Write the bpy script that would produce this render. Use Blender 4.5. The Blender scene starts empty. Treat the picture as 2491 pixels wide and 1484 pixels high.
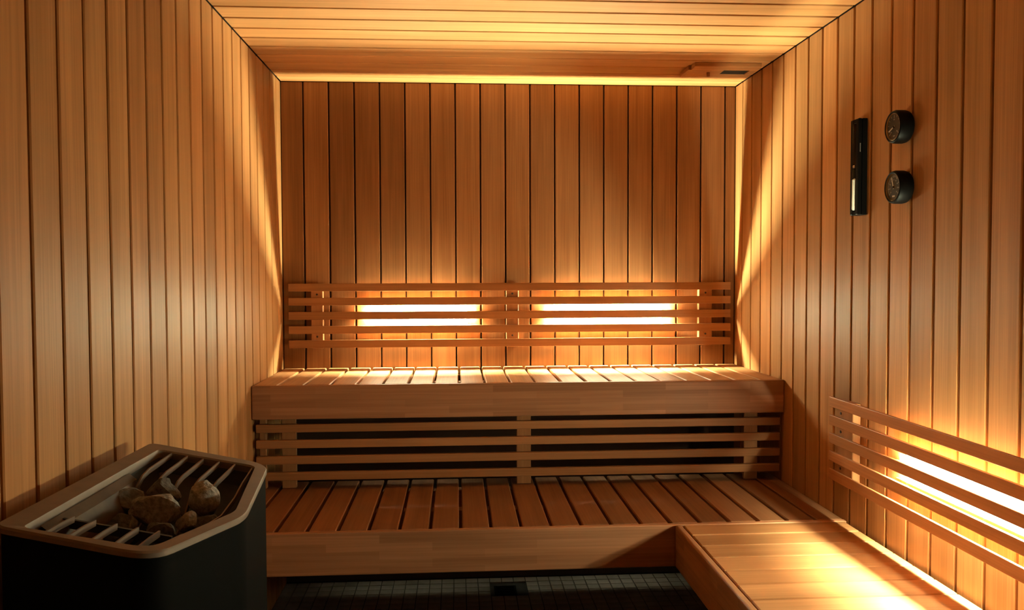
import bpy, bmesh, math, random
from mathutils import Matrix, Vector, noise

S = bpy.context.scene
COL = S.collection
rnd = random.Random(7)

# ------------------------------------------------------------------ camera
cam_d = bpy.data.cameras.new('camera'); cam = bpy.data.objects.new('camera', cam_d); COL.objects.link(cam)
cam_d.sensor_fit = 'HORIZONTAL'; cam_d.sensor_width = 36.0; cam_d.lens = 29.41
cam_d.clip_start = 0.02
F = Vector((0.065615, 0.997210, -0.035607)); R = Vector((0.997829, -0.065773, -0.003296)); U = Vector((0.005629, 0.035313, 0.999360))
cam.matrix_world = Matrix(((R.x, U.x, -F.x, 0.71645), (R.y, U.y, -F.y, -3.50473), (R.z, U.z, -F.z, 1.28396), (0, 0, 0, 1)))
S.camera = cam

# ------------------------------------------------------------------ world, light, exposure
world = bpy.data.worlds.new('world'); S.world = world; world.use_nodes = True
world.node_tree.nodes['Background'].inputs[0].default_value = (0, 0, 0, 1)
world.node_tree.nodes['Background'].inputs[1].default_value = 0.0
S.view_settings.view_transform = 'Standard'; S.view_settings.look = 'None'
S.view_settings.gamma = 1.0; S.view_settings.use_curve_mapping = False
S.view_settings.exposure = 2.85
LAMP_COLOR = (1.0, 1.04, 0.66)
LAMP_LEFT, STRIP_LEFT = 280.0, 11.0     # left lamp on the back wall: tube, glowing fill strip added behind it
LAMP_BACK, STRIP_BACK = 420.0, 13.0    # right lamp on the back wall
LAMP_SIDE, STRIP_SIDE = 230.0, 20.0    # lamp on the right wall
S.cycles.use_denoising = True
S.cycles.max_bounces = 5; S.cycles.diffuse_bounces = 4; S.cycles.glossy_bounces = 2
S.cycles.use_adaptive_sampling = True; S.cycles.adaptive_threshold = 0.05
S.cycles.sample_clamp_indirect = 6.0

# room, metres: X right, Y towards the back wall (Y = 0), Z up from the floor
W, H = 1.9, 2.08
P, P0 = 0.1083, 0.088       # pitch of the wall and ceiling boards, width of the last one at the back wall
NB = 33
YF = -(P0 + P * NB)         # front wall, behind the camera

# ------------------------------------------------------------------ materials
def new_mat(name):
    m = bpy.data.materials.new(name); m.use_nodes = True
    nt = m.node_tree; b = nt.nodes['Principled BSDF']
    return m, nt, b
def N(nt, typ, **kw):
    n = nt.nodes.new(typ)
    for k, v in kw.items(): setattr(n, k, v)
    return n
def wood(name, base, dark, rough=0.48, laminated=False, grain=1.0):
    """board wood; the grain runs along the local X axis, each object has its own offset and tint"""
    m, nt, b = new_mat(name); L = nt.links.new
    tc = N(nt, 'ShaderNodeTexCoord'); oi = N(nt, 'ShaderNodeObjectInfo')
    mul = N(nt, 'ShaderNodeVectorMath', operation='SCALE'); mul.inputs[0].default_value = (17.3, 9.1, 5.7)
    L(oi.outputs['Random'], mul.inputs['Scale'])
    add = N(nt, 'ShaderNodeVectorMath', operation='ADD'); L(tc.outputs['Object'], add.inputs[0]); L(mul.outputs[0], add.inputs[1])
    def nz(scale, detail, dist):
        mp = N(nt, 'ShaderNodeMapping'); mp.inputs['Scale'].default_value = scale; L(add.outputs[0], mp.inputs['Vector'])
        t = N(nt, 'ShaderNodeTexNoise'); t.inputs['Scale'].default_value = 1.0; t.inputs['Detail'].default_value = detail
        t.inputs['Distortion'].default_value = dist; L(mp.outputs[0], t.inputs['Vector']); return t
    n1 = nz((0.9, 16, 16), 2.0, 0.8)
    n2 = nz((3.5, 190, 190), 1.0, 0.0)
    n3 = nz((1.3, 3.0, 3.0), 0.0, 0.0)
    r = N(nt, 'ShaderNodeMapRange'); r.inputs['From Min'].default_value = 0.3; r.inputs['From Max'].default_value = 0.7
    L(n1.outputs[0], r.inputs['Value'])
    mix = N(nt, 'ShaderNodeMix', data_type='RGBA'); mix.inputs['A'].default_value = (*dark, 1); mix.inputs['B'].default_value = (*base, 1)
    L(r.outputs[0], mix.inputs['Factor'])
    r2 = N(nt, 'ShaderNodeMapRange'); r2.inputs['From Min'].default_value = 0.3; r2.inputs['From Max'].default_value = 0.7
    r2.inputs['To Min'].default_value = 1 - 0.13 * grain; r2.inputs['To Max'].default_value = 1 + 0.08 * grain; L(n2.outputs[0], r2.inputs['Value'])
    r3 = N(nt, 'ShaderNodeMapRange'); r3.inputs['From Min'].default_value = 0.3; r3.inputs['From Max'].default_value = 0.7
    r3.inputs['To Min'].default_value = 0.9; r3.inputs['To Max'].default_value = 1.08; L(n3.outputs[0], r3.inputs['Value'])
    mm = N(nt, 'ShaderNodeMath', operation='MULTIPLY'); L(r2.outputs[0], mm.inputs[0]); L(r3.outputs[0], mm.inputs[1])
    fac = mm.outputs[0]
    if laminated:           # glued up from short staves
        mp = N(nt, 'ShaderNodeMapping'); L(add.outputs[0], mp.inputs['Vector'])
        sw = N(nt, 'ShaderNodeSeparateXYZ'); L(mp.outputs[0], sw.inputs[0]); cb = N(nt, 'ShaderNodeCombineXYZ')
        sm = N(nt, 'ShaderNodeMath', operation='ADD'); L(sw.outputs[1], sm.inputs[0]); L(sw.outputs[2], sm.inputs[1])
        L(sw.outputs[0], cb.inputs[0]); L(sm.outputs[0], cb.inputs[1])
        br = N(nt, 'ShaderNodeTexBrick'); br.inputs['Scale'].default_value = 1.0; br.inputs['Mortar Size'].default_value = 0.0
        br.inputs['Brick Width'].default_value = 0.31; br.inputs['Row Height'].default_value = 0.024
        br.inputs['Color1'].default_value = (0.80,) * 3 + (1,); br.inputs['Color2'].default_value = (1.12,) * 3 + (1,)
        br.inputs['Mortar'].default_value = (0.9,) * 3 + (1,)
        L(cb.outputs[0], br.inputs['Vector'])
        m3 = N(nt, 'ShaderNodeMath', operation='MULTIPLY'); L(fac, m3.inputs[0]); L(br.outputs[0], m3.inputs[1]); fac = m3.outputs[0]
    sc = N(nt, 'ShaderNodeVectorMath', operation='SCALE'); L(mix.outputs['Result'], sc.inputs[0]); L(fac, sc.inputs['Scale'])
    tint = N(nt, 'ShaderNodeVectorMath', operation='MULTIPLY'); L(sc.outputs[0], tint.inputs[0]); L(oi.outputs['Color'], tint.inputs[1])
    L(tint.outputs[0], b.inputs['Base Color'])
    b.inputs['Roughness'].default_value = rough
    b.inputs['Specular IOR Level'].default_value = 0.10
    return m
def plain(name, col, rough=0.5, metal=0.0, noise_amt=0.0, scale=60.0, bump=0.0, spec=0.5):
    m, nt, b = new_mat(name); L = nt.links.new
    b.inputs['Specular IOR Level'].default_value = spec
    b.inputs['Roughness'].default_value = rough; b.inputs['Metallic'].default_value = metal
    tc = N(nt, 'ShaderNodeTexCoord'); t = N(nt, 'ShaderNodeTexNoise'); t.inputs['Scale'].default_value = scale; t.inputs['Detail'].default_value = 4
    L(tc.outputs['Object'], t.inputs['Vector'])
    r = N(nt, 'ShaderNodeMapRange'); r.inputs['From Min'].default_value = 0.3; r.inputs['From Max'].default_value = 0.7
    r.inputs['To Min'].default_value = 1 - noise_amt; r.inputs['To Max'].default_value = 1 + noise_amt; L(t.outputs[0], r.inputs['Value'])
    sc = N(nt, 'ShaderNodeVectorMath', operation='SCALE'); sc.inputs[0].default_value = col; L(r.outputs[0], sc.inputs['Scale'])
    L(sc.outputs[0], b.inputs['Base Color'])
    if bump:
        bp = N(nt, 'ShaderNodeBump'); bp.inputs['Strength'].default_value = bump; bp.inputs['Distance'].default_value = 0.004
        L(t.outputs[0], bp.inputs['Height']); L(bp.outputs[0], b.inputs['Normal'])
    return m
def glow(name, strength):
    m = bpy.data.materials.new(name); m.use_nodes = True; nt = m.node_tree; nt.nodes.clear()
    e = nt.nodes.new('ShaderNodeEmission'); e.inputs[0].default_value = (*LAMP_COLOR, 1); e.inputs[1].default_value = strength
    o = nt.nodes.new('ShaderNodeOutputMaterial'); nt.links.new(e.outputs[0], o.inputs[0]); return m
def clear_glass(name):
    m = bpy.data.materials.new(name); m.use_nodes = True; nt = m.node_tree; nt.nodes.clear(); L = nt.links.new
    t = nt.nodes.new('ShaderNodeBsdfTransparent'); t.inputs[0].default_value = (0.93, 0.94, 0.93, 1)
    g = nt.nodes.new('ShaderNodeBsdfGlossy'); g.inputs['Roughness'].default_value = 0.05
    x = nt.nodes.new('ShaderNodeMixShader'); o = nt.nodes.new('ShaderNodeOutputMaterial')
    x.inputs[0].default_value = 0.05; L(t.outputs[0], x.inputs[1]); L(g.outputs[0], x.inputs[2]); L(x.outputs[0], o.inputs[0]); return m

M = {}
M['wall'] = wood('wall_hemlock', (0.50, 0.243, 0.098), (0.39, 0.178, 0.064))
M['bench'] = wood('bench_wood', (0.47, 0.222, 0.097), (0.37, 0.166, 0.068), rough=0.5, grain=0.8)
M['fascia'] = wood('laminated_bench_wood', (0.47, 0.227, 0.118), (0.38, 0.176, 0.087), rough=0.4, laminated=True, grain=0.8)
M['slat'] = wood('slat_wood', (0.43, 0.188, 0.080), (0.35, 0.146, 0.058), rough=0.4, grain=0.7)
M['backing'] = plain('joint_and_shade_backing', (0.05, 0.022, 0.010), 0.9)  # dark behind the joints; also stands in for shade under the high bench
M['grout'] = plain('dark_grout', (0.02, 0.018, 0.016), 0.9, noise_amt=0.2)
M['tile'] = plain('brown_grey_ceramic', (0.20, 0.17, 0.155), 0.65, noise_amt=0.25, spec=0.25, scale=9)
M['steel_black'] = plain('black_painted_steel', (0.0035, 0.0034, 0.0033), 0.6, 0.0, 0.1, spec=0.03)
M['steel_rim'] = plain('graphite_steel', (0.155, 0.105, 0.075), 0.58, 0.2, 0.12, 25)
M['steel_bar'] = plain('grate_steel', (0.16, 0.10, 0.07), 0.5, 0.3, 0.1, 30)
M['steel_in'] = plain('shade_dark_steel', (0.016, 0.015, 0.017), 0.6, 0.1, 0.2)  # darkened to put the shade inside the basket into the colour
M['liner'] = plain('lit_liner_steel', (0.15, 0.09, 0.055), 0.6, 0.1, 0.12, 30)  # warm brown puts the lamp light on this plate into the colour
M['stone'] = plain('sauna_stone', (0.23, 0.205, 0.185), 0.75, 0.0, 0.45, 130, 0.9)
M['stone_dark'] = plain('dark_sauna_stone', (0.085, 0.078, 0.073), 0.75, 0.0, 0.45, 110, 0.9)
M['black'] = plain('black_plastic', (0.0035, 0.003, 0.0028), 0.45, 0.0, 0.05, spec=0.06)
M['dial'] = plain('dark_dial', (0.022, 0.017, 0.013), 0.6, 0.0, 0.1)
M['brass'] = plain('brass_ring', (0.42, 0.28, 0.14), 0.3, 0.9, 0.05)
M['white'] = plain('off_white_enamel', (0.88, 0.84, 0.78), 0.5, 0.0, 0.03)
M['grey'] = plain('grey_print', (0.42, 0.36, 0.31), 0.6, 0.0, 0.05)
M['faint'] = plain('faint_print', (0.10, 0.085, 0.075), 0.6)
M['sand'] = plain('white_sand', (0.82, 0.78, 0.70), 0.9, 0.0, 0.08, 400)
M['hole'] = plain('dark_hole_shade', (0.004, 0.004, 0.004), 0.9)  # near-black standing in for the shade inside openings
M['chrome'] = plain('chrome_badge', (0.75, 0.74, 0.72), 0.2, 1.0, 0.02)
M['screw'] = plain('dark_screw', (0.06, 0.035, 0.025), 0.4, 0.7, 0.05)
M['blocker'] = plain('wood_brown_blocker', (0.30, 0.16, 0.07), 0.6, 0.0, 0.05)
M['socket'] = plain('ceramic_socket', (0.80, 0.78, 0.74), 0.35, 0.0, 0.02)
M['tube_left'] = glow('warm_tube_glow_soft', LAMP_LEFT)
M['tube_back'] = glow('warm_tube_glow', LAMP_BACK)
M['tube_side'] = glow('warm_tube_glow_bright', LAMP_SIDE)
M['strip_left'] = glow('fill_glow_soft', STRIP_LEFT)
M['strip_back'] = glow('fill_glow', STRIP_BACK)
M['strip_side'] = glow('fill_glow_bright', STRIP_SIDE)
M['glass'] = clear_glass('clear_pane')

# ------------------------------------------------------------------ helpers
def tag(o, label=None, cat=None, group=None, kind=None):
    if label: o['label'] = label
    if cat: o['category'] = cat
    if group: o['group'] = group
    if kind: o['kind'] = kind
    return o
def empty(name, loc, label=None, cat=None, group=None, kind=None):
    o = bpy.data.objects.new(name, None); o.empty_display_size = 0.05; o.location = loc; COL.objects.link(o)
    return tag(o, label, cat, group, kind)
def wmat(o):
    m = Matrix.LocRotScale(o.location, o.rotation_euler, o.scale)
    return wmat(o.parent) @ o.matrix_parent_inverse @ m if o.parent else m
def link(name, me, parent=None, loc=(0, 0, 0), rot=None, tint=None):
    """object at world place loc under its parent"""
    o = bpy.data.objects.new(name, me); COL.objects.link(o)
    v = Vector(loc)
    if parent is not None:
        o.parent = parent; o.matrix_parent_inverse = wmat(parent).inverted()
    o.location = v
    if rot is not None: o.rotation_euler = rot
    if tint is not None: o.color = (*tint, 1) if len(tint) == 3 else tint
    return o
def mesh_from(bm, name, mat, smooth=False):
    me = bpy.data.meshes.new(name); bm.normal_update(); bm.to_mesh(me); bm.free()
    me.materials.append(mat)
    if smooth:
        for p in me.polygons: p.use_smooth = True
    return me
_cache = {}
ROT = {'X': (0, 0, 0), 'Y': (0, 0, math.pi / 2), 'Z': (0, -math.pi / 2, 0)}
def rtint(a=0.10, hue=0.03, v=1.0):
    k = v * (1 + rnd.uniform(-a, a)); h = rnd.uniform(-hue, hue)
    return (k, k * (1 + h), k * (1 + 1.6 * h))
def plank(name, lo, hi, axis, mat, parent=None, bevel=0.0025, tint=None, seg=1):
    """a board filling the box lo..hi whose grain runs along the world axis; alike boards share their mesh"""
    lo, hi = Vector(lo), Vector(hi); d = hi - lo; c = (lo + hi) / 2
    dim = {'X': (d.x, d.y, d.z), 'Y': (d.y, d.x, d.z), 'Z': (d.z, d.y, d.x)}[axis]
    key = (tuple(round(v, 4) for v in dim), mat, round(bevel, 5), seg)
    me = _cache.get(key)
    if me is None:
        bm = bmesh.new(); bmesh.ops.create_cube(bm, size=1.0)
        for v in bm.verts: v.co = Vector((v.co.x * dim[0], v.co.y * dim[1], v.co.z * dim[2]))
        if bevel > 0: bmesh.ops.bevel(bm, geom=bm.edges[:], offset=bevel, segments=seg, profile=0.5, affect='EDGES')
        me = mesh_from(bm, name, M[mat]); _cache[key] = me
    if tint is None: tint = rtint()
    return link(name, me, parent, c, ROT[axis], tint)
def boxmesh(lo, hi, mat, name='box', bevel=0.0, seg=2):
    lo, hi = Vector(lo), Vector(hi); bm = bmesh.new(); bmesh.ops.create_cube(bm, size=1.0); d = hi - lo; c = (lo + hi) / 2
    for v in bm.verts: v.co = Vector((v.co.x * d.x, v.co.y * d.y, v.co.z * d.z)) + c
    if bevel: bmesh.ops.bevel(bm, geom=bm.edges[:], offset=bevel, segments=seg, profile=0.5, affect='EDGES')
    return mesh_from(bm, name, M[mat])
def lathe(prof, segs=40, axis='-X'):
    """revolve (radius, height) pairs; height points along the axis"""
    bm = bmesh.new(); rings = []
    for r, h in prof:
        ring = []
        for i in range(segs):
            a = 2 * math.pi * i / segs
            if axis == '-X': p = (-h, r * math.cos(a), r * math.sin(a))
            elif axis == 'X': p = (h, r * math.cos(a), r * math.sin(a))
            elif axis == 'Y': p = (r * math.cos(a), h, r * math.sin(a))
            elif axis == '-Y': p = (r * math.cos(a), -h, r * math.sin(a))
            else: p = (r * math.cos(a), r * math.sin(a), h)
            ring.append(bm.verts.new(p))
        rings.append(ring)
    for a, b in zip(rings, rings[1:]):
        for i in range(segs):
            j = (i + 1) % segs; bm.faces.new((a[i], a[j], b[j], b[i]))
    bm.faces.new(rings[0]); bm.faces.new(rings[-1])
    bmesh.ops.recalc_face_normals(bm, faces=bm.faces[:])
    return bm
def smooth_by_angle(me, ang=40):
    for p in me.polygons: p.use_smooth = True
    me.set_sharp_from_angle(angle=math.radians(ang))

# ------------------------------------------------------------------ room shell
T, G = 0.014, 0.0095         # board thickness, open joint
wl = link('wall_left', boxmesh((-0.04, YF - 0.04, 0), (-T, 0.04, H + 0.04), 'backing', 'wall_left')); tag(wl, 'left wall of upright tan boards behind the black heater', kind='structure')
wr = link('wall_right', boxmesh((W + T, YF - 0.04, 0), (W + 0.04, 0.04, H + 0.04), 'backing', 'wall_right')); tag(wr, 'right wall of upright tan boards carrying the round gauges', kind='structure')
wb = link('wall_back', boxmesh((-T, T, 0), (W + T, 0.04, H + T), 'backing', 'wall_back')); tag(wb, 'back wall of upright reddish brown boards above the high bench', kind='structure')
ce = link('ceiling', boxmesh((-T, YF, H + T), (W + T, T, H + 0.04), 'backing', 'ceiling')); tag(ce, 'ceiling of boards running across the room', kind='structure')
wf = link('wall_front', boxmesh((-T, YF - 0.04, 0), (W + T, YF, H + T), 'wall', 'wall_front')); tag(wf, 'plain wooden wall behind the viewer', kind='structure')
fl = link('floor', boxmesh((-0.04, YF - 0.04, -0.05), (W + 0.04, 0.04, -0.006), 'grout', 'floor')); tag(fl, 'dark floor of small square tiles', kind='structure')

edges = [0.0] + [-(P0 + P * k) for k in range(NB + 1)]
for i in range(len(edges) - 1):
    y1, y0 = edges[i] - G / 2, edges[i + 1] + G / 2
    if i == 0: y1 = -0.001
    plank('board', (-T, y0, 0.001), (0, y1, H - 0.001), 'Z', 'wall', wl, tint=rtint(0.13, 0.05))
    plank('board', (W, y0, 0.001), (W + T, y1, H - 0.001), 'Z', 'wall', wr, tint=rtint(0.12, 0.05))
    plank('board', (0.001, y0, H), (W - 0.001, y1, H + T), 'X', 'wall', ce, tint=rtint(0.07, 0.04, 1.16))
bx = [0.0] + [0.0905 + 0.1038 * k for k in range(18)] + [W]
btint = [0.76, 0.92, 0.70, 0.80, 0.68, 0.80, 0.92, 0.90, 0.84, 0.88, 0.82, 0.90, 0.86, 0.88, 0.84, 0.80, 0.82, 0.88, 0.80]
for i in range(len(bx) - 1):
    x0, x1 = bx[i] + 0.003, bx[i + 1] - 0.003
    if i == 0: x0 = 0.001
    if i == len(bx) - 2: x1 = W - 0.001
    k = btint[i] * 0.77
    plank('board', (x0, 0, 0.800), (x1, T, H - 0.001), 'Z', 'wall', wb, tint=(k, k * 0.92, k * 0.92))  # boards end behind the bench; the bare dark backing below paints its shade

# floor tiles: those in view are single tiles, the rest one field
TP, TG = 0.05, 0.0035
dr = (0.862, 0.952, -0.190, -0.092)       # drain opening x0 x1 y0 y1
tmesh = boxmesh((-(TP - TG) / 2,) * 2 + (-0.006,), ((TP - TG) / 2,) * 2 + (0.0,), 'tile', 'tile', 0.0012, 1)
fbm = bmesh.new()
nx, ny = int(W / TP) + 1, int(-YF / TP) + 1
for i in range(nx):
    for j in range(ny):
        cx, cy = (i + 0.44) * TP, -(j + 0.5) * TP
        if cx + TP / 2 > W or cx - TP / 2 < -0.005: continue
        if dr[0] - TP * 0.42 < cx < dr[1] + TP * 0.42 and dr[2] - TP * 0.42 < cy < dr[3] + TP * 0.42: continue
        if 0.10 < cx < 1.45 and -0.50 < cy < -0.05:
            k = rnd.uniform(0.85, 1.1); link('tile', tmesh, fl, (cx, cy, 0))
        else:
            h = (TP - TG) / 2
            t4 = [fbm.verts.new((cx + a * h, cy + b * h, 0.0)) for a, b in ((-1, -1), (1, -1), (1, 1), (-1, 1))]
            b4 = [fbm.verts.new((cx + a * h, cy + b * h, -0.006)) for a, b in ((-1, -1), (1, -1), (1, 1), (-1, 1))]
            fbm.faces.new(t4)
            for q in range(4): fbm.faces.new((b4[q], b4[(q + 1) % 4], t4[(q + 1) % 4], t4[q]))
tf = link('tile_field', mesh_from(fbm, 'tile_field', M['tile']), fl); tf['kind'] = 'stuff'

# floor drain
dn = empty('floor_drain', (0.907, -0.141, 0), 'small square black drain grate set in the tiled floor', 'drain')
bm = bmesh.new()
def addbox(bm, lo, hi):
    r = bmesh.ops.create_cube(bm, size=1.0); d = Vector(hi) - Vector(lo); c = (Vector(hi) + Vector(lo)) / 2
    for v in r['verts']: v.co = Vector((v.co.x * d.x, v.co.y * d.y, v.co.z * d.z)) + c
for lo, hi in (((-0.045, -0.045, -0.006), (0.045, -0.037, 0.002)), ((-0.045, 0.037, -0.006), (0.045, 0.045, 0.002)),
               ((-0.045, -0.037, -0.006), (-0.037, 0.037, 0.002)), ((0.037, -0.037, -0.006), (0.045, 0.037, 0.002))): addbox(bm, lo, hi)
link('frame', mesh_from(bm, 'drain_frame', M['steel_black']), dn, (0.907, -0.141, 0))
gb = boxmesh((-0.037, -0.0022, -0.005), (0.037, 0.0022, 0.001), 'steel_black', 'grate_bar')
link('sump_shade', boxmesh((-0.037, -0.037, -0.0058), (0.037, 0.037, -0.0052), 'hole', 'sump_shade'), dn, (0.907, -0.141, 0))  # dark plate standing in for the shade down the drain
for k in range(7): link('grate_bar', gb, dn, (0.907, -0.141 - 0.03 + 0.01 * k, 0))

# ------------------------------------------------------------------ benches
ZU, YU, HU = 0.902, -0.559, 0.119
ZL, YL, HL = 0.533, -1.0544, 0.1275
FT = 0.020
BP = W / 21
ub = empty('sauna_bench', (W / 2, -0.28, 0.75), 'high wooden bench of crosswise boards along the back wall', 'bench')
for k in range(21):
    plank('board', (k * BP + 0.0045, YU + FT, ZU - 0.024), ((k + 1) * BP - 0.0045, -0.004, ZU), 'Y', 'bench', ub, 0.003, rtint(0.07, 0.03))
plank('fascia', (0.002, YU, ZU - HU), (W - 0.002, YU + FT - 0.0005, ZU), 'X', 'fascia', ub, 0.004, (0.88, 0.84, 0.84), 2)
for y in (-0.075, -0.30, YU + FT + 0.045):
    plank('bearer', (0.001, y - 0.022, ZU - 0.108), (W - 0.001, y + 0.022, ZU - 0.0245), 'X', 'slat', ub, 0.002, (0.9, 0.88, 0.86))

lb = empty('sauna_bench', (W / 2, -0.78, 0.38), 'low wooden bench below the slatted screen, boards tinted dark as in shade', 'bench')
for k in range(21):
    plank('board', (k * BP + 0.005, YL + FT, ZL - 0.024), ((k + 1) * BP - 0.005, -0.43, ZL), 'Y', 'bench', lb, 0.003, tuple(a * b for a, b in zip(rtint(0.07, 0.03, 0.54), (1, 0.9, 0.95))))  # dark reddish tint puts the dim light on this bench into the colour
plank('fascia', (0.002, YL, ZL - HL), (W - 0.002, YL + FT - 0.0005, ZL), 'X', 'fascia', lb, 0.004, (0.98, 0.93, 0.93), 2)
for y in (-0.48, -0.74, YL + FT + 0.045):
    plank('bearer', (0.001, y - 0.022, ZL - 0.108), (W - 0.001, y + 0.022, ZL - 0.0245), 'X', 'slat', lb, 0.002, (0.9, 0.88, 0.86))

XS = 1.366
SY = -2.69
sb = empty('sauna_bench', (1.63, -1.8, 0.0), 'pale wooden side bench along the right wall, nearest the viewer', 'bench')
SP = 0.0967; y = YL - 0.004; k = 0
while y - SP > SY - 0.05:
    plank('board', (XS + FT + 0.004, y - SP + 0.0025, ZL - 0.024), (W - 0.012, y - 0.0025, ZL), 'X', 'bench', sb, 0.0025, rtint(0.06, 0.03, 0.98))
    y -= SP; k += 1
SY = y
plank('fascia', (XS, SY, ZL - HL), (XS + FT, YL - 0.001, ZL + 0.001), 'Y', 'fascia', sb, 0.006, (0.98, 0.95, 0.93), 3)
for x in (XS + FT + 0.03, W - 0.06):
    plank('bearer', (x - 0.02, SY + 0.01, ZL - 0.108), (x + 0.02, YL - 0.006, ZL - 0.0245), 'Y', 'slat', sb, 0.002, (0.9, 0.88, 0.86))
    for yy in (-1.9, SY + 0.06):
        plank('leg', (x - 0.02, yy - 0.02, 0.001), (x + 0.02, yy + 0.02, ZL - 0.109), 'Z', 'slat', sb, 0.002, (0.9, 0.88, 0.86))

# slatted screen between the two tiers
sc = empty('slatted_screen', (W / 2, -0.53, ZL), 'slatted screen of dark horizontal bars between the high and low bench', 'screen')
for z in (0.7495, 0.6935, 0.637, 0.580):
    plank('slat', (0.012, -0.548, z - 0.0145), (W - 0.012, -0.528, z + 0.0145), 'X', 'slat', sc, 0.003, rtint(0.05, 0.02, 0.82), 2)
for x0, x1 in ((0.020, 0.044), (0.097, 0.147), (0.927, 0.979), (1.761, 1.811)):
    plank('post', (x0, -0.5275, ZL + 0.001), (x1, -0.507, ZU - 0.112), 'Z', 'slat', sc, 0.002, rtint(0.05, 0.02, 0.82))

# ------------------------------------------------------------------ backrests and the lamps behind them
SLB, SLF = 0.0250, 0.0335     # back and front of the slats, from the wall
def screw(parent, loc, axis):
    bm = lathe([(0.0001, 0.0), (0.0042, 0.0), (0.0042, 0.0015), (0.0022, 0.002), (0.0001, 0.0012)], 12, axis)
    link('screw', mesh_from(bm, 'screw', M['screw']), parent, loc)
br = empty('bench_backrest', (W / 2, 0.0, 0.98), 'long five-slat wooden backrest on the back wall with light glowing through', 'backrest')
for i in range(5):
    z = 1.2360 - 0.0581 * i
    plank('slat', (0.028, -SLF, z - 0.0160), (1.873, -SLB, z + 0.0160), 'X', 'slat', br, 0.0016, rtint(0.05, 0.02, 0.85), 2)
for x0, x1 in ((0.118, 0.167), (0.921, 0.973), (1.738, 1.795)):
    po = plank('post', (x0, -SLB + 0.0005, 0.985), (x1, -0.0005, 1.247), 'Z', 'slat', br, 0.002, rtint(0.05, 0.02))
    for z in (1.2075, 1.0335): screw(po, ((x0 + x1) / 2, -SLB + 0.0005, z), '-Y')

rb = empty('bench_backrest', (W, -1.8, 0.66), 'five-slat wooden backrest on the right wall above the side bench', 'backrest')
RY0, RY1 = -0.992, -2.62
RZ = [0.890, 0.834, 0.778, 0.722, 0.666]
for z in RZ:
    plank('slat', (W - SLF, RY1, z - 0.0155), (W - SLB, RY0, z + 0.0155), 'Y', 'slat', rb, 0.0016, rtint(0.05, 0.02, 1.22), 2)  # raised tint paints the golden light on these slats
for y0, y1 in ((-1.036, -1.131), (-2.04, -2.10), (-2.545, -2.60)):
    po = plank('post', (W - SLB + 0.0005, y1, 0.655), (W - 0.0005, y0, 0.902), 'Z', 'slat', rb, 0.002, rtint(0.05, 0.02))
    for z in (0.862, 0.806, 0.694): screw(po, (W - SLB + 0.0005, y0 - 0.018, z), '-X')

def tube_lamp(axis, a, b, off, z, r, mat, label):
    """tube along the wall, held by two ceramic sockets on a slim rail"""
    if axis == 'X': base = ((a + b) / 2, 0.0, z)
    else: base = (W, (a + b) / 2, z)
    t = empty('wall_lamp', base, label, 'lamp', 'tube lamps behind the backrests')
    L_ = abs(b - a)
    c = (base[0], -off, z) if axis == 'X' else (W - off, base[1], z)
    bm = lathe([(r * 0.8, -L_ / 2), (r, -L_ / 2 + 0.004), (r, L_ / 2 - 0.004), (r * 0.8, L_ / 2)], 16, axis)
    me = mesh_from(bm, 'tube', M[mat]); smooth_by_angle(me); link('tube', me, t, c)
    q = L_ / 2 - 0.025
    if axis == 'X': me = boxmesh((-q, -0.0025, -0.0405), (q, -0.0005, 0.0405), mat.replace('tube', 'strip'), 'fill_plate', 0.0005)
    else: me = boxmesh((-0.0025, -q, -0.0405), (-0.0005, q, 0.0405), mat.replace('tube', 'strip'), 'fill_plate', 0.0005)
    link('fill_plate', me, t, base)  # glowing plate added to send low-angle light out between the slats
    q = L_ / 2 + 0.018
    for s in (-1, 1):           # added lips that block tube light grazing the wall
        if axis == 'X': me = boxmesh((-q, -0.0066, s * 0.0425 - 0.001), (q, -0.0005, s * 0.0425 + 0.001), 'blocker', 'glow_blocker')
        else: me = boxmesh((-0.0066, -q, s * 0.0425 - 0.001), (-0.0005, q, s * 0.0425 + 0.001), 'blocker', 'glow_blocker')
        link('glow_blocker', me, t, base)
    for s in (-1, 1):
        if axis == 'X':
            x = base[0] + s * (L_ / 2 + 0.009)
            me = boxmesh((x - 0.008, -off - 0.0050, z - 0.008), (x + 0.008, -0.0028, z + 0.008), 'socket', 'socket', 0.002)
        else:
            y = base[1] + s * (L_ / 2 + 0.009)
            me = boxmesh((W - off - 0.0050, y - 0.008, z - 0.008), (W - 0.0028, y + 0.008, z + 0.008), 'socket', 'socket', 0.002)
        for v in me.vertices: v.co -= Vector(base)
        link('socket', me, t, base)
    return t
tube_lamp('X', 0.335, 0.785, 0.0080, 1.1198, 0.0038, 'tube_left', 'glowing tube lamp behind the left half of the back wall slats')
tube_lamp('X', 1.095, 1.610, 0.0080, 1.1198, 0.0038, 'tube_back', 'glowing tube lamp behind the right half of the back wall slats')
tube_lamp('Y', -1.36, -1.97, 0.0080, 0.778, 0.0038, 'tube_side', 'glowing tube lamp behind the slats on the right wall')

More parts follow.
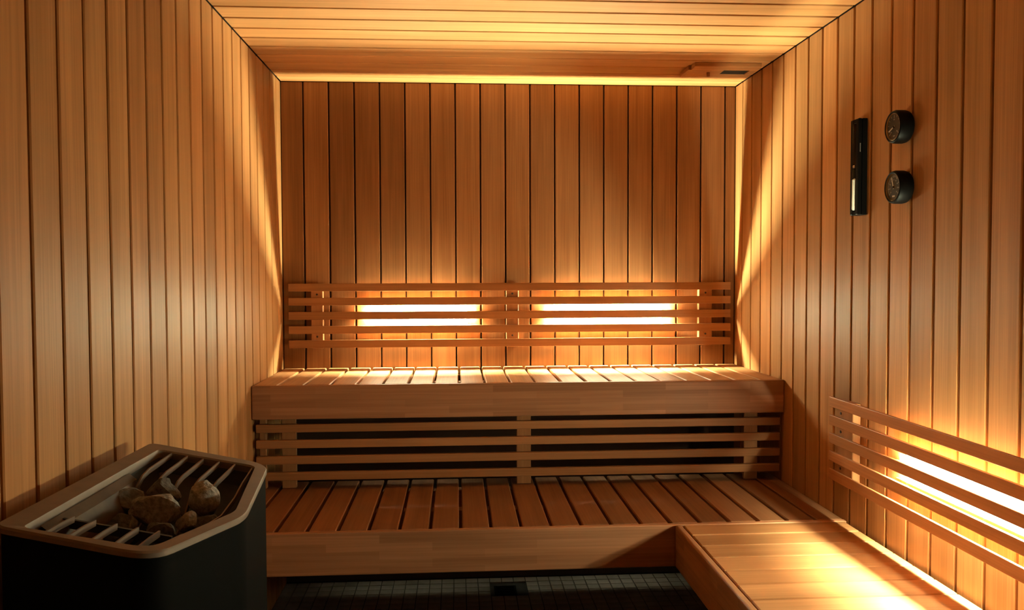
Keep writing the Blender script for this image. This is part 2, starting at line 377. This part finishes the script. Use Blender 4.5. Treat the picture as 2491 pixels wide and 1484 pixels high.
# ------------------------------------------------------------------ heater
ZH = lambda x: 0.922 - 0.2 * (x - 0.05)
def rounded(pts, radii, n=6):
    out = []
    m = len(pts)
    for i in range(m):
        p, a, b = Vector(pts[i]), Vector(pts[i - 1]), Vector(pts[(i + 1) % m])
        u, v = (a - p).normalized(), (b - p).normalized()
        d = radii[i]; s, e = p + u * d, p + v * d
        for k in range(n + 1):
            t = k / n; out.append((1 - t) ** 2 * s + 2 * t * (1 - t) * p + t * t * e)
    return out
OUT = [(0.042, -2.256), (0.050, -1.645), (0.303, -1.648), (0.343, -2.020), (0.272, -2.268)]
INN = [(0.078, -2.240), (0.082, -1.690), (0.281, -1.688), (0.321, -2.008), (0.258, -2.238)]
lo_ = rounded(OUT, [0.02, 0.02, 0.055, 0.035, 0.05]); li_ = rounded(INN, [0.012, 0.012, 0.02, 0.02, 0.03])
HB = (0.17, -1.95, 0.0)
ht = empty('sauna_heater', HB, 'black electric sauna heater with sloping grated top beside the left wall', 'heater')
def loops_mesh(loops, mat, name, cap_last=False, smooth=True):
    bm = bmesh.new(); rs = []
    for lp in loops: rs.append([bm.verts.new((x - HB[0], y - HB[1], z - HB[2])) for x, y, z in lp])
    n = len(rs[0])
    for a, b in zip(rs, rs[1:]):
        for i in range(n):
            j = (i + 1) % n; bm.faces.new((a[i], a[j], b[j], b[i]))
    if cap_last: bm.faces.new(rs[-1])
    bmesh.ops.recalc_face_normals(bm, faces=bm.faces[:])
    me = mesh_from(bm, name, M[mat])
    if smooth: smooth_by_angle(me, 35)
    return me
def off(lp, f, dz, c=(0.18, -1.96)):
    return [(c[0] + (p.x - c[0]) * f, c[1] + (p.y - c[1]) * f, ZH(p.x) + dz) for p in lp]
rim = loops_mesh([off(lo_, 0.985, -0.012), off(lo_, 1.0, -0.010), off(lo_, 1.0, -0.003), off(lo_, 0.990, 0.0), off(li_, 1.012, 0.0), off(li_, 1.0, -0.003), off(li_, 0.995, -0.018), off(li_, 1.02, -0.020)], 'steel_rim', 'rim')
link('rim', rim, ht, HB)
body_loops = [off(lo_, 0.984, -0.011)] + [[(0.18 + (p.x - 0.18) * 0.984, -1.96 + (p.y + 1.96) * 0.984, z) for p in lo_] for z in (0.83, 0.40, 0.14)]
body = loops_mesh(body_loops, 'steel_black', 'body', cap_last=True)
bd = link('body', body, ht, HB)
for x, y in ((0.09, -2.18), (0.09, -1.72), (0.26, -1.74), (0.26, -2.16)):
    me = mesh_from(lathe([(0.016, 0.001), (0.016, 0.01), (0.010, 0.014), (0.010, 0.14)], 16, 'Z'), 'leg', M['steel_black']); smooth_by_angle(me)
    link('leg', me, ht, (x, y, 0))
# stone basket: gently sloping liner on the wall side, steep elsewhere
def basket_loop(f, dz):
    out = []
    for p in li_:
        x = 0.20 + (p.x - 0.20) * f; y = -1.97 + (p.y + 1.97) * f
        out.append((x, y, ZH(p.x) + dz))
    return out
lin = loops_mesh([basket_loop(0.994, -0.016), basket_loop(0.96, -0.045), basket_loop(0.62, -0.10), basket_loop(0.60, -0.12)], 'steel_in', 'stone_basket', cap_last=True)
link('stone_basket', lin, ht, HB)
# plain liner plate along the wall side, facing up into the basket
bm = bmesh.new()
prof = [(-2.20, 0.082), (-2.05, 0.085), (-1.95, 0.085), (-1.86, 0.084)]
rows = []
for y, x in prof:
    rows.append([bm.verts.new((x - HB[0], y - HB[1], ZH(x) - 0.010)), bm.verts.new((x + 0.014 - HB[0], y - HB[1], ZH(x) - 0.022)), bm.verts.new((x + 0.026 - HB[0], y - HB[1], ZH(x) - 0.055)), bm.verts.new((x + 0.030 - HB[0], y - HB[1], ZH(x) - 0.085))])
for a, b in zip(rows, rows[1:]):
    for q in range(3): bm.faces.new((a[q], a[q + 1], b[q + 1], b[q]))
r_ = bmesh.ops.solidify(bm, geom=bm.faces[:], thickness=0.002)
bmesh.ops.recalc_face_normals(bm, faces=bm.faces[:])
link('liner_plate', mesh_from(bm, 'liner_plate', M['liner']), ht, HB)
def bar_mesh(pts, w=0.0030, h=0.010):
    bm = bmesh.new(); rs = []
    for i, p in enumerate(pts):
        p = Vector(p); t = (Vector(pts[min(i + 1, len(pts) - 1)]) - Vector(pts[max(i - 1, 0)])).normalized()
        side = Vector((1, 0, 0)); up = side.cross(t).normalized()
        if up.z < 0: up = -up
        rs.append([bm.verts.new(p + side * (a * w / 2) + up * (b * h)) for a, b in ((-1, -1), (1, -1), (1, 0), (-1, 0))])
    for a, b in zip(rs, rs[1:]):
        for i in range(4): bm.faces.new((a[i], a[(i + 1) % 4], b[(i + 1) % 4], b[i]))
    bm.faces.new(rs[0]); bm.faces.new(rs[-1][::-1])
    bmesh.ops.recalc_face_normals(bm, faces=bm.faces[:])
    return mesh_from(bm, 'grate_bar', M['steel_bar'])
for k, x in enumerate((0.107, 0.140, 0.173, 0.206, 0.239)):
    z = ZH(x) - 0.003
    near = [(x, -2.243 + 0.004 * (k == 4), z), (x, -2.19, z - 0.001), (x, -2.145, z - 0.004)]
    far = [(x, -2.03, z - 0.078), (x, -1.97, z - 0.072), (x, -1.925, z - 0.056), (x, -1.885, z - 0.022), (x, -1.855, z - 0.008), (x, -1.82, z - 0.003), (x, -1.686, z)]
    for pts in (near, far): link('grate_bar', bar_mesh([(a - HB[0], b - HB[1], c - HB[2]) for a, b, c in pts]), ht, HB)
bm = bmesh.new()
for a in (0.090, 0.258):
    for b, c in ((-2.146, -0.028), (-2.140, -0.028), (-2.140, -0.0135), (-2.146, -0.0135)): bm.verts.new((a - HB[0], b - HB[1], ZH(a) + c - HB[2]))
bm.verts.ensure_lookup_table(); v = bm.verts
for q in range(4): bm.faces.new((v[q], v[(q + 1) % 4], v[4 + (q + 1) % 4], v[4 + q]))
bm.faces.new(v[0:4]); bm.faces.new(v[4:8]); bmesh.ops.recalc_face_normals(bm, faces=bm.faces[:])
link('cross_rail', mesh_from(bm, 'cross_rail', M['steel_in']), ht, HB)
xs = [(0.262, -2.222, 0), (0.272, -2.15, -0.004), (0.284, -2.08, -0.012), (0.290, -1.98, -0.018), (0.288, -1.88, -0.012), (0.283, -1.80, -0.004), (0.276, -1.686, 0)]
link('grate_bar', bar_mesh([(x - HB[0], y - HB[1], ZH(x) - 0.003 + dz - HB[2]) for x, y, dz in xs]), ht, HB)
# maker's badge on the far side panel corner: illegible bright mark
bg = boxmesh((-0.001, -0.006, -0.014), (0.0016, 0.006, 0.014), 'chrome', 'badge', 0.0006)
link('badge', bg, ht, (0.3015, -1.716, 0.772), (0, 0, 0.35))['label'] = 'small bright maker badge'

# stones in the basket
def stone_mesh(seed, s, mat):
    bm = bmesh.new(); bmesh.ops.create_icosphere(bm, subdivisions=3, radius=1.0)
    rr = random.Random(seed)
    planes = []
    for _ in range(11):
        n = Vector((rr.gauss(0, 1), rr.gauss(0, 1), rr.gauss(0, 1))).normalized(); planes.append((n, rr.uniform(0.55, 0.82)))
    for v in bm.verts:
        for n, d in planes:
            k = v.co.dot(n)
            if k > d: v.co -= n * (k - d)
        v.co *= 1 + 0.10 * noise.noise(v.co * 2.3 + Vector((seed, 0, 0))) + 0.04 * noise.noise(v.co * 7 + Vector((0, seed, 0)))
        v.co = Vector((v.co.x * s[0], v.co.y * s[1], v.co.z * s[2]))
    me = mesh_from(bm, 'sauna_stone', M[mat]); smooth_by_angle(me, 28); return me
stones = [
    ((0.178, -1.972, 0.862), (0.052, 0.042, 0.036), 'stone', 'largest pale speckled stone in the middle of the heater basket'),
    ((0.236, -1.905, 0.860), (0.034, 0.034, 0.032), 'stone', 'pale rough stone on the right side of the heater basket'),
    ((0.222, -1.852, 0.862), (0.028, 0.026, 0.025), 'stone', 'small pale stone behind the right-hand rough stone in the heater'),
    ((0.152, -1.880, 0.862), (0.042, 0.034, 0.032), 'stone_dark', 'dark flat-topped stone behind the largest pale heater stone'),
    ((0.108, -1.925, 0.862), (0.030, 0.045, 0.034), 'stone_dark', 'dark stone against the wall-side plate of the heater basket'),
    ((0.236, -1.992, 0.842), (0.024, 0.024, 0.022), 'stone', 'small reddish stone in front of the right-hand pale heater stone'),
    ((0.208, -2.055, 0.838), (0.032, 0.030, 0.026), 'stone_dark', 'dark sloping stone nearest the front corner of the heater'),
    ((0.255, -1.960, 0.826), (0.028, 0.028, 0.022), 'stone_dark', 'dark stone low under the right-hand pale heater stone'),
    ((0.135, -2.040, 0.848), (0.034, 0.030, 0.026), 'stone_dark', 'dark stone in the near left of the heater basket under the bars'),
]
for i, (c, s, m, lab) in enumerate(stones):
    o = link('sauna_stone', stone_mesh(i * 7 + 3, s, m), None, c, (0.2 * i, 0.3 * i, 0.9 * i))
    tag(o, lab, 'stone', 'stones in the heater basket')

# ------------------------------------------------------------------ sand timer on the right wall
tm = empty('sand_timer', (W, -1.128, 1.455), 'tall narrow black sand timer with a white sand strip on the right wall', 'sand timer')
tz0, tz1 = 1.455, 1.733
def tbox(name, lo, hi, mat, parent, bev=0.0, label=None):
    me = boxmesh(lo, hi, mat, name, bev)
    c = (Vector(lo) + Vector(hi)) / 2
    for v in me.vertices: v.co -= c
    o = link(name, me, parent, c)
    if label: o['label'] = label
    return o
ty0, ty1, tx = -1.153, -1.103, W - 0.028
tbox('back_plate', (W - 0.016, ty0, tz0), (W - 0.0005, ty1, tz1), 'black', tm, 0.002)
tbox('side_rail', (tx, ty0, tz0), (W - 0.0165, ty0 + 0.017, tz1), 'black', tm, 0.003)
tbox('side_rail', (tx, ty1 - 0.017, tz0), (W - 0.0165, ty1, tz1), 'black', tm, 0.003)
tbox('end_cap', (tx + 0.002, ty0 + 0.0172, tz0), (W - 0.0165, ty1 - 0.0172, tz0 + 0.012), 'black', tm, 0.001)
tbox('end_cap', (tx + 0.002, ty0 + 0.0172, tz1 - 0.012), (W - 0.0165, ty1 - 0.0172, tz1), 'black', tm, 0.001)
yc = (ty0 + ty1) / 2; zc = 1.596
gp = [(0.004, tz0 + 0.013), (0.0070, tz0 + 0.018), (0.0070, zc - 0.016), (0.0016, zc - 0.001), (0.0016, zc + 0.001), (0.0070, zc + 0.016), (0.0070, tz1 - 0.018), (0.004, tz1 - 0.013)]
me = mesh_from(lathe([(r, h - tz0) for r, h in gp], 20, 'Z'), 'glass_tube', M['glass']); smooth_by_angle(me)
gt = link('glass_tube', me, tm, (W - 0.0268, yc, tz0)); gt['label'] = 'clear hourglass tube'
me = mesh_from(lathe([(0.004, 0.0), (0.0064, 0.004), (0.0064, 0.088), (0.001, 0.093)], 20, 'Z'), 'sand', M['sand']); smooth_by_angle(me)
link('sand', me, gt, (W - 0.0268, yc, tz0 + 0.0145))['label'] = 'white sand in the lower bulb'
me = mesh_from(lathe([(0.0045, -0.004), (0.0055, 0.0), (0.0045, 0.004)], 16, 'Z'), 'neck_glint', M['chrome']); smooth_by_angle(me)
link('neck_glint', me, gt, (W - 0.0268, yc, zc))  # chrome ring added as the glint at the glass neck
mk = tbox('maker_mark', (tx + 0.004, ty0 - 0.0004, 1.636), (tx + 0.0068, ty0 + 0.0002, 1.661), 'faint', tm); mk['label'] = 'small faint grey maker lettering'

# ------------------------------------------------------------------ round gauges
def gauge(y, z, label, needle, ticks):
    g = empty('wall_gauge', (W, y, z), label, 'gauge', 'round black gauges on the right wall')
    D, Rg = 0.040, 0.0435
    me = mesh_from(lathe([(0.0385, 0.0005), (0.0415, 0.004), (Rg, 0.012), (Rg, D - 0.008), (0.0415, D - 0.002), (0.0385, D), (0.0355, D - 0.001), (0.0345, D - 0.006), (0.0001, D - 0.0062)], 56, '-X'), 'case', M['black']); smooth_by_angle(me, 30)
    link('case', me, g, (W, y, z))
    me = mesh_from(lathe([(0.0001, D - 0.0060), (0.0335, D - 0.0060), (0.0335, D - 0.0054), (0.0001, D - 0.0054)], 48, '-X'), 'dial', M['dial'])
    dl = link('dial', me, g, (W, y, z))
    # bright inner ring of the bezel
    bm = bmesh.new(); A = []
    for i in range(56):
        a = 2 * math.pi * i / 56
        A.append([bm.verts.new((-h, r * math.cos(a), r * math.sin(a))) for r, h in ((0.0352, D - 0.0014), (0.0340, D - 0.0052), (0.0337, D - 0.0052), (0.0348, D - 0.0012))])
    for i in range(56):
        a, b = A[i], A[(i + 1) % 56]
        for q in range(4): bm.faces.new((a[q], a[(q + 1) % 4], b[(q + 1) % 4], b[q]))
    bmesh.ops.recalc_face_normals(bm, faces=bm.faces[:])
    me = mesh_from(bm, 'bezel_ring', M['brass']); smooth_by_angle(me); link('bezel_ring', me, g, (W, y, z))
    # scale
    bm = bmesh.new()
    for i in range(ticks):
        a = math.radians(-40 + 260 * i / (ticks - 1)); c, s = math.cos(a), math.sin(a)
        r0, r1, hw = (0.0235 if i % 5 == 0 else 0.0265), 0.0315, 0.0007 if i % 5 else 0.0012
        vs = []
        for r, w in ((r0, -hw), (r1, -hw), (r1, hw), (r0, hw)):
            vs.append(bm.verts.new((-(D - 0.0052), r * c - w * s, r * s + w * c)))
        bm.faces.new(vs)
        if i % 5 == 0:          # numeral spots, too small to read
            r = 0.0195
            for q in (-1, 1):
                vs = [bm.verts.new((-(D - 0.0052), r * c + q * 0.0016 + u * 0.0010, r * s + v * 0.0018)) for u, v in ((-1, -1), (1, -1), (1, 1), (-1, 1))]
                bm.faces.new(vs)
    link('scale_marks', mesh_from(bm, 'scale_marks', M['grey']), dl, (W, y, z))
    # needle
    d = Vector((0, needle[0], needle[1])).normalized(); n = Vector((0, -d.z, d.y)); ln = needle[2]
    bm = bmesh.new(); x0 = -(D - 0.0042); x1 = -(D - 0.0034)
    b4 = [(-0.005, -0.0021), (ln, -0.0015), (ln, 0.0015), (-0.005, 0.0021)]
    lo4 = [bm.verts.new(Vector((x0, 0, 0)) + d * a + n * b) for a, b in b4]; hi4 = [bm.verts.new(Vector((x1, 0, 0)) + d * a + n * b) for a, b in b4]
    bm.faces.new(lo4); bm.faces.new(hi4)
    for q in range(4): bm.faces.new((lo4[q], lo4[(q + 1) % 4], hi4[(q + 1) % 4], hi4[q]))
    bmesh.ops.recalc_face_normals(bm, faces=bm.faces[:])
    link('needle', mesh_from(bm, 'needle', M['white']), g, (W, y, z))['label'] = 'thin off-white pointer'
    me = mesh_from(lathe([(0.003, D - 0.0054), (0.003, D - 0.0030), (0.0001, D - 0.0028)], 16, '-X'), 'hub', M['black']); link('hub', me, g, (W, y, z))
    me = mesh_from(lathe([(0.0343, D - 0.0022), (0.0343, D - 0.0016), (0.0001, D - 0.0016)], 48, '-X'), 'pane', M['glass']); link('pane', me, g, (W, y, z))
    return g
g1 = gauge(-1.362, 1.670, 'round black wall gauge with a slanting white pointer, the higher of two', (0.92, -0.38, 0.026), 11)
tbox('caption', (W - 0.0352, -1.366, 1.6455), (W - 0.0349, -1.358, 1.6475), 'grey', g1)
g2 = gauge(-1.364, 1.512, 'round black wall gauge with an upright pointer and numbered scale, the lower of two', (0.28, 0.95, 0.027), 41)
tbox('caption', (W - 0.0352, -1.3705, 1.4865), (W - 0.0348, -1.3575, 1.4905), 'white', g2)['label'] = 'small white caption bar'

# ------------------------------------------------------------------ ceiling vent with its sliding cover
vt = empty('ceiling_vent', (1.74, -0.30, H), 'wooden ceiling vent panel with an open dark slot and sliding knob', 'vent')
vx0, vx1, vy0, vy1 = 1.612, 1.868, -0.392, -0.225
sx0, sx1, sy0, sy1 = 1.742, 1.842, -0.335, -0.265
z0, z1 = H - 0.016, H - 0.0005
plank('panel_rail', (vx0, vy0, z0), (vx1, sy0, z1), 'X', 'wall', vt, 0.0012, (0.95, 0.9, 0.88))
plank('panel_rail', (vx0, sy1, z0), (vx1, vy1, z1), 'X', 'wall', vt, 0.0012, (0.95, 0.9, 0.88))
plank('panel_stile', (vx0, sy0 + 0.0002, z0), (sx0, sy1 - 0.0002, z1), 'X', 'wall', vt, 0.0012, (0.95, 0.9, 0.88))
plank('panel_stile', (sx1, sy0 + 0.0002, z0), (vx1, sy1 - 0.0002, z1), 'X', 'wall', vt, 0.0012, (0.95, 0.9, 0.88))
tbox('slot', (sx0 + 0.0004, sy0 + 0.0004, H - 0.0125), (sx1 - 0.0004, sy1 - 0.0004, H - 0.0006), 'hole', vt)['label'] = 'dark block for the shade inside the slot'  # near-flush dark block painting the shade of the opening
plank('slide_stop', (vx0 - 0.012, -0.345, z0 - 0.002), (vx0 - 0.0005, -0.225, H - 0.0005), 'Y', 'wall', vt, 0.001, (0.85, 0.8, 0.78))
me = mesh_from(lathe([(0.0045, -0.016), (0.0065, -0.014), (0.0065, 0.0)], 20, 'Z'), 'knob', M['slat']); smooth_by_angle(me)
link('knob', me, vt, (1.690, -0.30, z0), None, (0.8, 0.75, 0.72))
